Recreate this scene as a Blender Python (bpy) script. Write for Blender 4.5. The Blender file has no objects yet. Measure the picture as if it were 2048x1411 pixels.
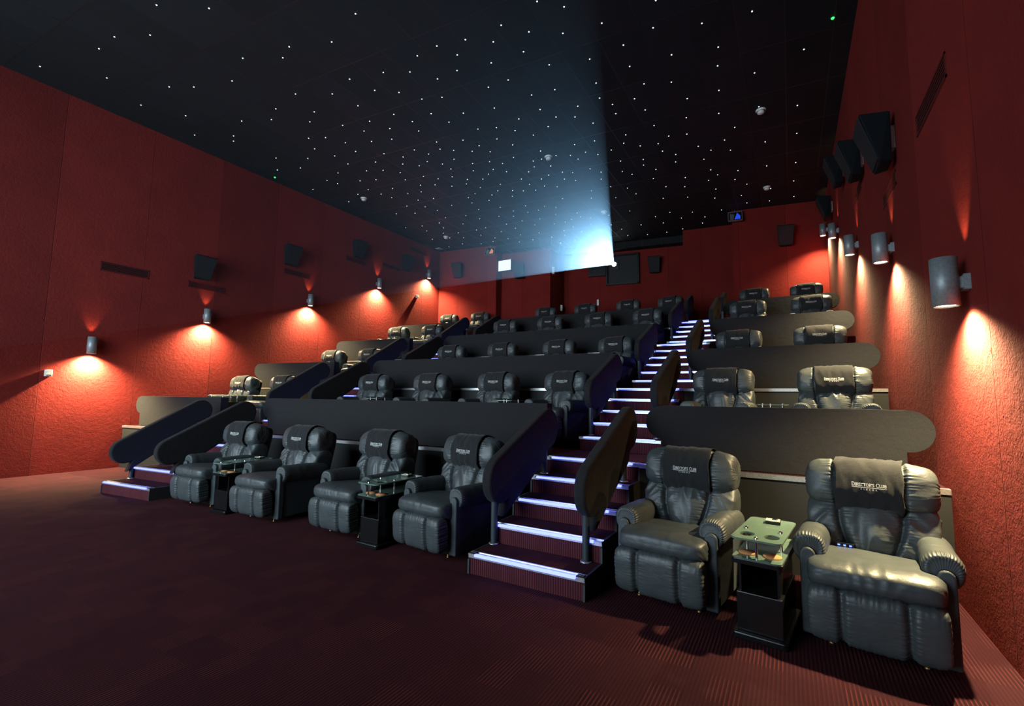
import bpy, bmesh, math, random
import numpy as np
from mathutils import Vector, Matrix, noise
random.seed(7)
PI = math.pi
S = bpy.context.scene
COL = S.collection

# ------------------------------------------------------------------ camera
FPX = 937.473
cam_d = bpy.data.cameras.new('camera'); cam = bpy.data.objects.new('camera', cam_d); COL.objects.link(cam)
R_, U_, F_ = (Vector((0.860241, 0.509718, 0.013134)), Vector((0.037466, -0.088877, 0.995338)), Vector((-0.508509, 0.855738, 0.095553)))
m = Matrix.Identity(4)
for i in range(3):
    m[i][0] = R_[i]; m[i][1] = U_[i]; m[i][2] = -F_[i]
m[0][3], m[1][3], m[2][3] = 0, 0, 1.6
cam.matrix_world = m
cam_d.sensor_width = 36; cam_d.lens = FPX/2048*36; cam_d.clip_start = .02
S.camera = cam

# ------------------------------------------------------------------ world, exposure, large lights
S.view_settings.view_transform = 'Standard'; S.view_settings.look = 'None'
S.view_settings.gamma = 1; S.view_settings.exposure = 0.0
S.cycles.max_bounces = 6; S.cycles.diffuse_bounces = 3; S.cycles.glossy_bounces = 3
S.cycles.transmission_bounces = 4; S.cycles.volume_bounces = 0; S.cycles.transparent_max_bounces = 6
S.cycles.caustics_reflective = False; S.cycles.caustics_refractive = False
S.cycles.sample_clamp_indirect = 3.0; S.cycles.use_denoising = True
S.cycles.volume_step_rate = 4.0
W = bpy.data.worlds.new('world'); S.world = W; W.use_nodes = True
W.node_tree.nodes['Background'].inputs[0].default_value = (0.02, 0.03, 0.05, 1)
W.node_tree.nodes['Background'].inputs[1].default_value = 0.02
SCREEN_POWER = 1.0
SCREEN_LIGHT = 700.0
LAMP_DOWN = 980.0
LAMP_UP = 14
BEAM_POWER = 20000.0

# room dimensions
XL, XR, ZC = -12.574, 1.109, 7.71
YF = -4.3
APEX = (-5.84, 17.65, 6.93)
SCX0, SCX1, SCZ0, SCZ1, SCY = -12.35, 1.0, 0.4, 7.0, -4.0

def spot(name, loc, energy, col, angle, blend, rad, parent, direction=(0, 0, -1)):
    d = bpy.data.lights.new(name, 'SPOT'); d.energy = energy; d.color = col
    d.spot_size = angle; d.spot_blend = blend; d.shadow_soft_size = rad
    o = bpy.data.objects.new(name, d); COL.objects.link(o)
    o.rotation_euler = Vector(direction).to_track_quat('-Z', 'Y').to_euler()
    o.location = loc
    if parent: o.parent = parent
    return o

# the light the gain screen throws back into the seats
sd_ = bpy.data.lights.new('screen_light', 'AREA'); sd_.shape = 'RECTANGLE'; sd_.size = 9.0; sd_.size_y = 6.0
sd_.energy = SCREEN_LIGHT; sd_.color = (.72, .90, 1.0); sd_.spread = math.radians(125)
so_ = bpy.data.objects.new('screen_light', sd_); COL.objects.link(so_)
so_.matrix_world = Matrix(((1, 0, 0, -7.6), (0, 0, -1, SCY+.03), (0, 1, 0, 3.7), (0, 0, 0, 1)))

# projector beam: the light of the projector, limited to the picture's frame by a gobo (light nodes)
bd = bpy.data.lights.new('projector_light', 'SPOT'); bd.energy = BEAM_POWER; bd.color = (.34, .67, 1.0)
bd.spot_size = math.radians(70); bd.spot_blend = 0; bd.shadow_soft_size = .03
beam = bpy.data.objects.new('projector_light', bd); COL.objects.link(beam)
beam.location = APEX
# local frame: -Z looks straight down the hall (-Y world), X = world -X, Y = world Z
beam.matrix_world = Matrix(((-1, 0, 0, APEX[0]), (0, 0, 1, APEX[1]), (0, 1, 0, APEX[2]), (0, 0, 0, 1)))
bd.use_nodes = True
nt = bd.node_tree; em = nt.nodes['Emission']
tc = nt.nodes.new('ShaderNodeTexCoord'); sp = nt.nodes.new('ShaderNodeSeparateXYZ')
nt.links.new(tc.outputs['Normal'], sp.inputs[0])
def nmath(nt, op, a, b=None, c=None, clamp=False):
    n = nt.nodes.new('ShaderNodeMath'); n.operation = op; n.use_clamp = clamp
    for i, v in enumerate((a, b, c)):
        if v is None: continue
        if isinstance(v, (int, float)): n.inputs[i].default_value = v
        else: nt.links.new(v, n.inputs[i])
    return n.outputs[0]
az = nmath(nt, 'ABSOLUTE', sp.outputs[2])
u = nmath(nt, 'DIVIDE', sp.outputs[0], az); v = nmath(nt, 'DIVIDE', sp.outputs[1], az)
dist = APEX[1]-SCY
# local x = -(world x)
ulo, uhi = -(SCX1-APEX[0])/dist, -(SCX0-APEX[0])/dist
vlo, vhi = (SCZ0-APEX[2])/dist, (SCZ1-APEX[2])/dist + .004
def edge(x, lo, hi, s=.006):
    a = nmath(nt, 'MULTIPLY_ADD', x, 1/s, -lo/s+.5, True)
    b = nmath(nt, 'MULTIPLY_ADD', x, -1/s, hi/s+.5, True)
    return nmath(nt, 'MULTIPLY', a, b)
g = nmath(nt, 'MULTIPLY', edge(u, ulo, uhi), edge(v, vlo, vhi))
nt.links.new(g, em.inputs['Strength'])

# ------------------------------------------------------------------ helpers
def yoff(x):
    if x >= -2.6: return 0.0
    if x >= -8.3: return .04*(x+2.6)
    return -.228+.107*(x+8.3)

class MB:
    def __init__(s): s.v = []; s.f = []; s.sm = []
    def add(s, vs, fs, smooth=False):
        b = len(s.v); s.v += [tuple(map(float, q)) for q in vs]
        s.f += [tuple(i+b for i in f) for f in fs]; s.sm += [smooth]*len(fs); return s
    def box(s, x0, x1, y0, y1, z0, z1):
        vs = [(x, y, z) for z in (z0, z1) for y in (y0, y1) for x in (x0, x1)]
        return s.add(vs, [(0, 2, 3, 1), (4, 5, 7, 6), (0, 1, 5, 4), (2, 6, 7, 3), (0, 4, 6, 2), (1, 3, 7, 5)])
    def rbox(s, x0, x1, y0, y1, z0, z1, r=.01, seg=4, axis='z'):
        # box with vertical edges rounded
        pts = []
        for cx, cy, a0 in ((x1-r, y1-r, 0), (x0+r, y1-r, 90), (x0+r, y0+r, 180), (x1-r, y0+r, 270)):
            for k in range(seg+1):
                a = math.radians(a0+90*k/seg); pts.append((cx+r*math.cos(a), cy+r*math.sin(a)))
        return s.prism(pts, z0, z1)
    def prism(s, pts, z0, z1, f=None):
        n = len(pts); f = f or (lambda x, y, z: (x, y, z))
        vs = [f(x, y, z0) for x, y in pts]+[f(x, y, z1) for x, y in pts]
        fs = [tuple(range(n))[::-1], tuple(range(n, 2*n))]+[(i, (i+1) % n, (i+1) % n+n, i+n) for i in range(n)]
        return s.add(vs, fs)
    def cyl(s, p0, p1, r0, r1=None, n=20, caps=True):
        r1 = r0 if r1 is None else r1
        p0 = Vector(p0); p1 = Vector(p1); d = (p1-p0).normalized(); a = d.orthogonal().normalized(); b = d.cross(a)
        vs = []
        for p, r in ((p0, r0), (p1, r1)):
            vs += [p+a*r*math.cos(2*PI*k/n)+b*r*math.sin(2*PI*k/n) for k in range(n)]
        s.add(vs, [(i, (i+1) % n, (i+1) % n+n, i+n) for i in range(n)], True)
        if caps: s.add(vs, [tuple(range(n))[::-1], tuple(range(n, 2*n))])
        return s
    def lathe(s, prof, c=(0, 0, 0), n=24):
        vs = [(c[0]+r*math.cos(2*PI*k/n), c[1]+r*math.sin(2*PI*k/n), c[2]+z) for r, z in prof for k in range(n)]
        fs = [(j*n+i, j*n+(i+1) % n, (j+1)*n+(i+1) % n, (j+1)*n+i) for j in range(len(prof)-1) for i in range(n)]
        return s.add(vs, fs, True)
    def map(s, fn): s.v = [tuple(fn(*q)) for q in s.v]; return s
    def warp(s): return s.map(lambda x, y, z: (x, y+yoff(x), z))
    def build(s, name, mat, parent=None, bevel=0, seg=2, smooth=None):
        me = bpy.data.meshes.new(name); me.from_pydata(s.v, [], s.f)
        me.polygons.foreach_set('use_smooth', s.sm if smooth is None else [smooth]*len(s.f))
        bm = bmesh.new(); bm.from_mesh(me); bmesh.ops.recalc_face_normals(bm, faces=bm.faces); bm.to_mesh(me); bm.free()
        me.materials.append(mat); o = bpy.data.objects.new(name, me); COL.objects.link(o)
        if parent: o.parent = parent
        if bevel:
            b = o.modifiers.new('b', 'BEVEL'); b.width = bevel; b.segments = seg; b.limit_method = 'ANGLE'; b.angle_limit = math.radians(40)
            b.harden_normals = False
        return o

def tag(o, label, cat, group=None):
    o['label'] = label; o['category'] = cat
    if group: o['group'] = group
    return o
def thing(name, label, cat, loc=(0, 0, 0), rz=0, group=None):
    o = bpy.data.objects.new(name, None); COL.objects.link(o); o.empty_display_size = .2
    o.location = loc; o.rotation_euler = (0, 0, rz); return tag(o, label, cat, group)
def struct(o): o['kind'] = 'structure'; return o
def copy_tree(o, parent=None):
    c = o.copy(); COL.objects.link(c)
    if parent: c.parent = parent
    for ch in KIDS(o): copy_tree(ch, c)
    return c
def KIDS(o): return [x for x in bpy.data.objects if x.parent == o] if o.name not in KC else KC[o.name]
KC = {}
def cache_kids(root):
    ks = [x for x in bpy.data.objects if x.parent == root]; KC[root.name] = ks
    for k in ks: cache_kids(k)

# ------------------------------------------------------------------ materials
class MT:
    def __init__(s, name):
        s.m = bpy.data.materials.new(name); s.m.use_nodes = True; s.nt = s.m.node_tree
        s.b = s.nt.nodes['Principled BSDF']; s.L = s.nt.links.new
    def n(s, t, **k):
        q = s.nt.nodes.new(t)
        for a, b in k.items():
            if a.startswith('i_'): q.inputs[int(a[2:]) if a[2:].isdigit() else a[2:].replace('_', ' ')].default_value = b
            else: setattr(q, a, b)
        return q
    def mth(s, op, a, b=None, c=None, clamp=False): return nmath(s.nt, op, a, b, c, clamp)
    def noise(s, scale, detail=3, vec=None, rough=.55):
        q = s.n('ShaderNodeTexNoise'); q.inputs['Scale'].default_value = scale; q.inputs['Detail'].default_value = detail
        q.inputs['Roughness'].default_value = rough
        if vec: s.L(vec, q.inputs['Vector'])
        return q.outputs[0]
    def obj(s): return s.n('ShaderNodeTexCoord').outputs['Object']
    def scaled(s, vec, sc):
        q = s.n('ShaderNodeMapping'); s.L(vec, q.inputs[0]); q.inputs['Scale'].default_value = sc; return q.outputs[0]
    def ramp(s, fac, stops):
        q = s.n('ShaderNodeValToRGB'); s.L(fac, q.inputs[0])
        e = q.color_ramp.elements
        while len(e) < len(stops): e.new(.5)
        for k, (p, c) in enumerate(stops): e[k].position = p; e[k].color = (*c, 1)
        return q.outputs[0]
    def bump(s, h, dist=.01, strength=1.0, nrm=None):
        q = s.n('ShaderNodeBump'); q.inputs['Distance'].default_value = dist; q.inputs['Strength'].default_value = strength
        s.L(h, q.inputs['Height'])
        if nrm: s.L(nrm, q.inputs['Normal'])
        s.L(q.outputs[0], s.b.inputs['Normal']); return q.outputs[0]
    def set(s, col=None, rough=None, metal=None, spec=None, **k):
        if col: s.b.inputs['Base Color'].default_value = (*col, 1)
        if rough is not None: s.b.inputs['Roughness'].default_value = rough
        if metal is not None: s.b.inputs['Metallic'].default_value = metal
        if spec is not None: s.b.inputs['Specular IOR Level'].default_value = spec
        for a, b in k.items(): s.b.inputs[a.replace('_', ' ')].default_value = b
        return s
def plain(name, col, rough=.6, metal=0, spec=.5, nscale=60, var=.15):
    t = MT(name).set(col, rough, metal, spec)
    c = t.ramp(t.noise(nscale, 3, t.obj()), [(.3, tuple(x*(1-var) for x in col)), (.7, tuple(min(1, x*(1+var)) for x in col))])
    t.L(c, t.b.inputs['Base Color']); return t.m
def emis(name, col, s):
    t = MT(name).set((0, 0, 0), .5); t.b.inputs['Emission Color'].default_value = (*col, 1); t.b.inputs['Emission Strength'].default_value = s
    return t.m

# red fabric wall covering, panels 1.55 wide with butt seams; axis = which world axis runs along the wall
def wall_mat(name, axis, col=(.175, .0175, .0140), period=1.55, phase=.05):
    t = MT(name).set(rough=.95, spec=.15); v = t.obj()
    s = t.n('ShaderNodeSeparateXYZ'); t.L(v, s.inputs[0]); a = s.outputs[axis]
    q = t.mth('DIVIDE', t.mth('SUBTRACT', a, phase), period)
    fr = t.mth('FRACT', q); idx = t.mth('FLOOR', q)
    wn = t.n('ShaderNodeTexWhiteNoise', noise_dimensions='1D'); t.L(idx, wn.inputs['W'])
    pv = t.mth('MULTIPLY_ADD', wn.outputs[0], .3, .85)
    big = t.mth('MULTIPLY_ADD', t.noise(1.3, 4, v), .5, .75)
    fine = t.mth('MULTIPLY_ADD', t.noise(55, 4, v, .7), .7, .65)
    k = t.mth('MULTIPLY', t.mth('MULTIPLY', pv, big), fine)
    seam = t.mth('MINIMUM', t.mth('MULTIPLY', t.mth('MINIMUM', fr, t.mth('SUBTRACT', 1, fr)), period/.006), 1)
    k = t.mth('MULTIPLY', k, t.mth('MULTIPLY_ADD', seam, .5, .5))
    mx = t.n('ShaderNodeVectorMath', operation='SCALE'); mx.inputs[0].default_value = col; t.L(k, mx.inputs['Scale'])
    t.L(mx.outputs[0], t.b.inputs['Base Color'])
    # streaky felt: coarse lumps, stretched
    h = t.mth('ADD', t.mth('MULTIPLY', t.noise(14, 5, v, .65), .7), t.mth('MULTIPLY', t.noise(70, 3, v), .35))
    h = t.mth('ADD', h, t.mth('MULTIPLY', seam, .6))
    t.bump(h, .016, .8)
    return t.m
M_WL = wall_mat('red_felt_side', 1)
M_WR = wall_mat('red_felt_right', 1, phase=-.55)
M_WB = wall_mat('red_felt_back', 0, period=1.3)

def carpet(name, horizontal=True, k=1.0):
    t = MT(name).set(rough=.95, spec=.1); v = t.obj()
    s = t.n('ShaderNodeSeparateXYZ'); t.L(v, s.inputs[0]); x, y, z = s.outputs
    # ribs run down the hall; blocks .28 x .36 alternate between bold and faint ribs
    if horizontal:
        rr = t.mth('FLOOR', t.mth('DIVIDE', y, .26)); xs = t.mth('ADD', t.mth('DIVIDE', x, .19), t.mth('MULTIPLY', rr, .5))
        blk = t.mth('ADD', t.mth('FLOOR', xs), t.mth('MULTIPLY', rr, 13))
    else:
        blk = t.mth('FLOOR', t.mth('DIVIDE', x, .16))
    wn = t.n('ShaderNodeTexWhiteNoise', noise_dimensions='1D'); t.L(blk, wn.inputs['W'])
    rib = t.mth('SINE', t.mth('MULTIPLY', x, 2*PI/.022))
    rib = t.mth('MULTIPLY_ADD', rib, .5, .5)
    bold = t.mth('MULTIPLY_ADD', t.mth('POWER', wn.outputs[0], 1.6), .85 if horizontal else .35, .12 if horizontal else .45)
    f = t.mth('MULTIPLY_ADD', t.mth('SUBTRACT', t.mth('POWER', rib, 2.0), .375), bold, .40)
    fz = t.mth('MULTIPLY_ADD', t.noise(300, 2, v), .36, -.18)
    f = t.mth('ADD', f, fz, clamp=True)
    c = t.ramp(f, [(0, (.030*k, .009*k, .015*k)), (.45, (.062*k, .015*k, .021*k)), (1, (.19*k, .042*k, .038*k))])
    g = t.mth('MULTIPLY_ADD', t.noise(2.2, 4, v), .5, .75)
    mx = t.n('ShaderNodeVectorMath', operation='SCALE'); t.L(c, mx.inputs[0]); t.L(g, mx.inputs['Scale'])
    t.L(mx.outputs[0], t.b.inputs['Base Color'])
    t.bump(t.mth('ADD', rib, t.noise(220, 2, v)), .004, .6)
    return t.m
M_CARPET = carpet('ribbed_carpet', True, .68)
M_RISER = carpet('ribbed_carpet_riser', False, 1.1)

# ceiling: black mineral tiles .688 x 1.37 in a skewed grid
t = MT('black_ceiling_tiles').set(rough=.75, spec=.35); v = t.obj(); s = t.n('ShaderNodeSeparateXYZ'); t.L(v, s.inputs[0])
x, y, z = s.outputs
ys = t.mth('DIVIDE', t.mth('SUBTRACT', t.mth('MULTIPLY_ADD', x, -.075, y), 3.13), 1.40)
xs = t.mth('DIVIDE', t.mth('SUBTRACT', x, -10.18), .688)
def gl(q, w):
    fr = t.mth('FRACT', q); d = t.mth('MINIMUM', fr, t.mth('SUBTRACT', 1, fr)); return t.mth('LESS_THAN', d, w)
g1 = gl(xs, .009/.688); g2 = gl(ys, .012/1.4); gg = t.mth('MAXIMUM', g1, g2)
cell = t.mth('ADD', t.mth('FLOOR', xs), t.mth('MULTIPLY', t.mth('FLOOR', ys), 31))
wn = t.n('ShaderNodeTexWhiteNoise', noise_dimensions='1D'); t.L(cell, wn.inputs['W'])
kk = t.mth('MULTIPLY', t.mth('MULTIPLY_ADD', wn.outputs[0], .5, .75), t.mth('MULTIPLY_ADD', t.noise(90, 4, v), .8, .6))
mx = t.n('ShaderNodeVectorMath', operation='SCALE'); mx.inputs[0].default_value = (.0042, .0062, .0085); t.L(kk, mx.inputs['Scale'])
mi = t.n('ShaderNodeMixRGB'); t.L(gg, mi.inputs[0]); t.L(mx.outputs[0], mi.inputs[1]); mi.inputs[2].default_value = (.014, .012, .014, 1)
t.L(mi.outputs[0], t.b.inputs['Base Color'])
t.bump(t.mth('ADD', t.mth('MULTIPLY', t.noise(160, 4, v), .5), gg), .006, .7)
t.L(t.mth('MULTIPLY_ADD', gg, -.35, .8), t.b.inputs['Roughness'])
M_CEIL = t.m

def leather(name, col, r0=.33, r1=.5):
    t = MT(name).set(col, .4, spec=.55); v = t.obj()
    n1 = t.noise(7, 3, v)
    c = t.ramp(n1, [(.3, tuple(q*.85 for q in col)), (.7, tuple(q*1.15 for q in col))]); t.L(c, t.b.inputs['Base Color'])
    rr = t.n('ShaderNodeMapRange'); t.L(t.noise(20, 3, v), rr.inputs[0]); rr.inputs[3].default_value = r0; rr.inputs[4].default_value = r1
    t.L(rr.outputs[0], t.b.inputs['Roughness'])
    vo = t.n('ShaderNodeTexVoronoi', feature='DISTANCE_TO_EDGE'); vo.inputs['Scale'].default_value = 180; t.L(v, vo.inputs['Vector'])
    ws = t.noise(9, 4, t.scaled(v, (1, 1, 1.6)), .6)
    b1 = t.bump(t.mth('ADD', t.mth('MULTIPLY', vo.outputs[0], .25), t.mth('MULTIPLY', ws, 3)), .004, .4)
    return t.m
M_LEA = leather('black_leather', (.048, .057, .061), .38, .52)
M_LEA2 = leather('black_leather_panel', (.046, .058, .065), .48, .62)
M_SHELL = plain('black_vinyl_back', (.012, .013, .014), .55)
def cloth(name, col, sheen=.25, scale=400):
    t = MT(name).set(col, .9, spec=.2); v = t.obj(); t.b.inputs['Sheen Weight'].default_value = sheen; t.b.inputs['Sheen Roughness'].default_value = .4
    c = t.ramp(t.noise(scale, 3, v), [(.3, tuple(q*.7 for q in col)), (.7, tuple(q*1.3 for q in col))]); t.L(c, t.b.inputs['Base Color'])
    t.bump(t.mth('ADD', t.noise(scale, 2, v), t.mth('MULTIPLY', t.noise(14, 4, v), 3)), .004, .6)
    return t.m
M_COVER = cloth('black_headrest_cloth', (.020, .021, .023), .15)
M_VELVET = cloth('black_partition_fabric', (.018, .018, .020), .05, 250)
M_FASCIA = plain('black_painted_board', (.008, .009, .010), .7)
M_BLK = plain('black_gloss_laminate', (.006, .006, .007), .25)
M_ALU = plain('aluminium', (.72, .72, .74), .35, .9)
M_CHROME = plain('chrome', (.8, .8, .82), .12, 1)
M_BRASS = plain('brass_glide', (.7, .45, .18), .35, .8)
M_CORK = plain('cork', (.62, .26, .09), .8, nscale=200, var=.35)
M_LOGO = plain('white_print', (.78, .78, .76), .7)
M_LAMP = plain('grey_lamp_metal', (.27, .30, .32), .45, .35)
M_POST = plain('dark_post', (.045, .055, .062), .5, .3)
M_WHITE = plain('white_plastic', (.75, .73, .70), .45)
M_CREAM = plain('cream_card', (.70, .68, .45), .6)
M_SPK = plain('black_speaker_cabinet', (.005, .007, .010), .8, spec=.2)
M_GRILL = plain('speaker_cloth', (.004, .006, .008), .8, nscale=400, var=.5)
M_VENT = plain('dark_red_grille', (.10, .008, .006), .5, .1)
M_LED = emis('led_strip_blue', (.11, .14, 1.0), 5.5)
M_LEDB = emis('led_button_blue', (.06, .12, 1.0), 6)
M_BULB = emis('warm_lamp_lens', (1, .86, .55), 14)
M_STAR = emis('fibre_star', (.85, .97, 1.0), 2.2)
M_STARG = emis('fibre_star_green', (.03, .8, .12), 3)
M_LENS = emis('projector_lens', (.80, .93, 1.0), 60)
M_WIN = emis('lit_port_glass', (.80, .88, 1.0), 1.1)
M_MIRB = emis('blue_lit_panel', (.02, .07, .75), .9)
M_MIRO = emis('orange_lit_panel', (.8, .26, .12), .8)
t = MT('frosted_green_glass').set((.55, .80, .68), .12, spec=.5); t.b.inputs['Transmission Weight'].default_value = .55; t.b.inputs['IOR'].default_value = 1.45
c = t.ramp(t.noise(30, 2, t.obj()), [(.3, (.24, .38, .30)), (.7, (.30, .46, .36))]); t.L(c, t.b.inputs['Base Color']); M_GLASS = t.m
t = MT('screen_picture').set((0, 0, 0), .9)
c = t.ramp(t.noise(.35, 2, t.obj()), [(.35, (.42, .62, .80)), (.65, (.75, .90, 1.0))]); t.L(c, t.b.inputs['Emission Color']); sx_ = t.n('ShaderNodeSeparateXYZ'); t.L(t.obj(), sx_.inputs[0])
gr = t.n('ShaderNodeMapRange'); t.L(sx_.outputs[0], gr.inputs[0]); gr.inputs[1].default_value = -7; gr.inputs[2].default_value = -1; gr.inputs[3].default_value = SCREEN_POWER; gr.inputs[4].default_value = SCREEN_POWER*.12
t.L(gr.outputs[0], t.b.inputs['Emission Strength'])
M_SCREEN = t.m

# ------------------------------------------------------------------ room shell (the setting)
struct(MB().box(XL-.3, XR+.3, YF-.2, 19.4, -.2, 0).build('floor', M_CARPET))
struct(MB().box(XL-.3, XR+.3, YF-.2, 19.4, ZC, ZC+.2).build('ceiling', M_CEIL))
struct(MB().box(XL-.3, XL, YF-.2, 19.4, 0, ZC).build('wall_left', M_WL))
struct(MB().box(XR, XR+.3, YF-.2, 19.4, 0, ZC).build('wall_right', M_WR))
struct(MB().box(XL, XR, YF-.2, YF, 0, ZC).build('wall_front', M_FASCIA))
bw = [(XL, 15.08), (-9.95, 15.44), (-9.95, 15.85), (-7.9, 16.14), (-7.9, 17.45), (-3.15, 18.2), (-3.15, 17.28), (-1.43, 17.5), (-1.43, 16.2), (XR, 16.6)]
struct(MB().prism(bw+[(XR, 19.3), (XL, 19.3)], 0, ZC).build('wall_back', M_WB))
sf = MB().prism([(-9.95, 15.45), (-7.7, 15.75), (-7.7, 17.1), (-3.15, 17.8), (-3.15, 18.3), (-8.2, 17.6), (-8.2, 16.3), (-9.95, 16.0)], 7.45, ZC)
struct(sf.build('trim_1', M_CEIL))
sc = MB().box(SCX0, SCX1, SCY-.05, SCY, SCZ0, SCZ1).build('cinema_screen', M_SCREEN)
tag(sc, 'wide lit cinema screen on the front wall facing the seats', 'screen')

# ------------------------------------------------------------------ seating platforms, stairs
RS, TR, D0, Y0 = .17844, .40, 2.6125, 3.65
FRONT = [None, 5.25, 5.25+D0, 5.25+2*D0, 5.25+3*D0]
PZ = [0, 5*RS, 10*RS, 15*RS, 20*RS]
RZ = [0, 5*RS, 10*RS, 16*RS, 21*RS]          # level the chairs of each row stand on
ROWN = ['front row', 'second row', 'third row', 'fourth row', 'back row']
BLOCKS = {'right': (-1.467, XR-.004), 'centre': (-8.3, -2.6), 'left': (XL+.004, -9.6)}
BACK = {'right': 16.1, 'centre': 16.0, 'left': 15.0}
for bn, (x0, x1) in BLOCKS.items():
    for k in range(1, 5):
        y0 = FRONT[k]; y1 = FRONT[k+1] if k < 4 else BACK[bn]-(yoff(x1)+.1 if bn != 'right' else 0)
        T = thing('seating_platform', f'black fronted carpeted platform with silver edge, {ROWN[k]}, {bn} block', 'platform', group=None)
        zt = PZ[k]
        MB().box(x0, x1, y0, y0+.03, 0 if k == 1 else PZ[k-1], zt-.012).warp().build('fascia', M_FASCIA, T)
        mb = MB().box(x0, x1, y0+.031, y1, 0, zt-.001)
        if k >= 3: mb.box(x0, x1, y0+.40, y1, zt, RZ[k])
        mb.warp().build('carpeted_deck', M_CARPET, T)
        MB().box(x0, x1, y0-.012, y0+.045, zt-.012, zt+.004).box(x0, x1, y0-.012, y0-.002, zt-.04, zt-.012).warp().build('edge_trim', M_ALU, T)

# --- lettering for logos and row signs: thin strokes with serifs, unit height letters
G = {
 'D': (.8, [[(.15, 0), (.15, 1)], [(.15, 1), (.45, 1), (.68, .85), (.76, .5), (.68, .15), (.45, 0), (.15, 0)]], [(.15, 0), (.15, 1)]),
 'I': (.32, [[(.16, 0), (.16, 1)]], [(.16, 0), (.16, 1)]),
 'R': (.72, [[(.15, 0), (.15, 1)], [(.15, 1), (.45, 1), (.6, .88), (.6, .64), (.45, .5), (.15, .5)], [(.38, .5), (.72, 0)]], [(.15, 0)]),
 'E': (.6, [[(.15, 0), (.15, 1)], [(.15, 1), (.55, 1), (.55, .88)], [(.15, .52), (.45, .52)], [(.15, 0), (.56, 0), (.56, .12)]], []),
 'C': (.76, [[(.7, .8), (.6, .95), (.42, 1), (.2, .88), (.08, .5), (.2, .12), (.42, 0), (.6, .05), (.72, .2)]], []),
 'T': (.68, [[(.34, 0), (.34, 1)], [(.05, .86), (.05, 1), (.63, 1), (.63, .86)]], [(.34, 0)]),
 'O': (.86, [[(.43, 1), (.2, .9), (.08, .5), (.2, .1), (.43, 0), (.66, .1), (.78, .5), (.66, .9), (.43, 1)]], []),
 "'": (.22, [[(.11, 1), (.09, .72)]], []),
 'S': (.58, [[(.48, .82), (.4, .96), (.26, 1), (.12, .9), (.12, .68), (.44, .36), (.48, .16), (.36, .02), (.2, 0), (.08, .16)]], []),
 'L': (.6, [[(.15, 1), (.15, 0), (.56, 0), (.56, .14)]], [(.15, 1)]),
 'U': (.78, [[(.15, 1), (.15, .3), (.24, .06), (.4, 0), (.55, .06), (.64, .3), (.64, 1)]], [(.15, 1), (.64, 1)]),
 'B': (.66, [[(.15, 0), (.15, 1), (.42, 1), (.54, .88), (.54, .66), (.42, .54), (.15, .54)], [(.42, .54), (.58, .42), (.58, .12), (.44, 0), (.15, 0)]], []),
 'N': (.84, [[(.14, 0), (.14, 1), (.7, 0), (.7, 1)]], [(.14, 0), (.7, 1)]),
 'M': (.98, [[(.1, 0), (.2, 1), (.49, .1), (.78, 1), (.88, 0)]], [(.1, 0), (.88, 0)]),
 'A': (.78, [[(.06, 0), (.39, 1), (.72, 0)], [(.19, .36), (.59, .36)]], [(.06, 0), (.72, 0)]),
 '-': (.4, [[(.06, .45), (.34, .45)]], []),
 '1': (.4, [[(.06, .8), (.22, 1), (.22, 0)]], [(.22, 0)]),
 '2': (.56, [[(.08, .8), (.2, .98), (.38, .98), (.46, .78), (.4, .52), (.08, 0), (.5, 0)]], []),
 '3': (.56, [[(.08, .88), (.26, 1), (.44, .86), (.42, .62), (.24, .54), (.44, .44), (.48, .2), (.3, 0), (.08, .1)]], []),
 '6': (.58, [[(.44, .92), (.26, .98), (.12, .7), (.1, .3), (.2, .04), (.38, .02), (.48, .24), (.42, .46), (.26, .54), (.12, .4)]], []),
 ' ': (.36, [], []),
}
def text_quads(items, w=.11):
    """items: (string, x0, y0, heights list or h, tracking) -> quads in 2D, flat"""
    V = []; Fc = []
    def stroke(a, b, w):
        ax, ay = a; bx, by = b; L = math.hypot(bx-ax, by-ay) or 1; nx, ny = -(by-ay)/L*w/2, (bx-ax)/L*w/2
        ex, ey = (bx-ax)/L*w*.3, (by-ay)/L*w*.3; k = len(V)
        V.extend([(ax-ex+nx, ay-ey+ny), (ax-ex-nx, ay-ey-ny), (bx+ex-nx, by+ey-ny), (bx+ex+nx, by+ey+ny)]); Fc.append((k, k+1, k+2, k+3))
    for st, x, y, h, tr, big in items:
        for i, ch in enumerate(st):
            hh = h*1.22 if i in big else h
            wd, ls, sf = G[ch]; wd *= hh
            for l in ls:
                for a, b in zip(l, l[1:]):
                    vert = abs(a[0]-b[0]) < .1
                    stroke((x+a[0]*hh, y+a[1]*hh), (x+b[0]*hh, y+b[1]*hh), hh*w*(1.15 if vert else .8))
            for q in sf: stroke((x+(q[0]-.11)*hh, y+q[1]*hh), (x+(q[0]+.11)*hh, y+q[1]*hh), hh*w*.6)
            x += wd+tr*hh
    return V, Fc
def text_width(st, h, tr, big=()): return sum(G[c][0]*(h*1.22 if i in big else h)+tr*(h*1.22 if i in big else h) for i, c in enumerate(st))

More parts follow.
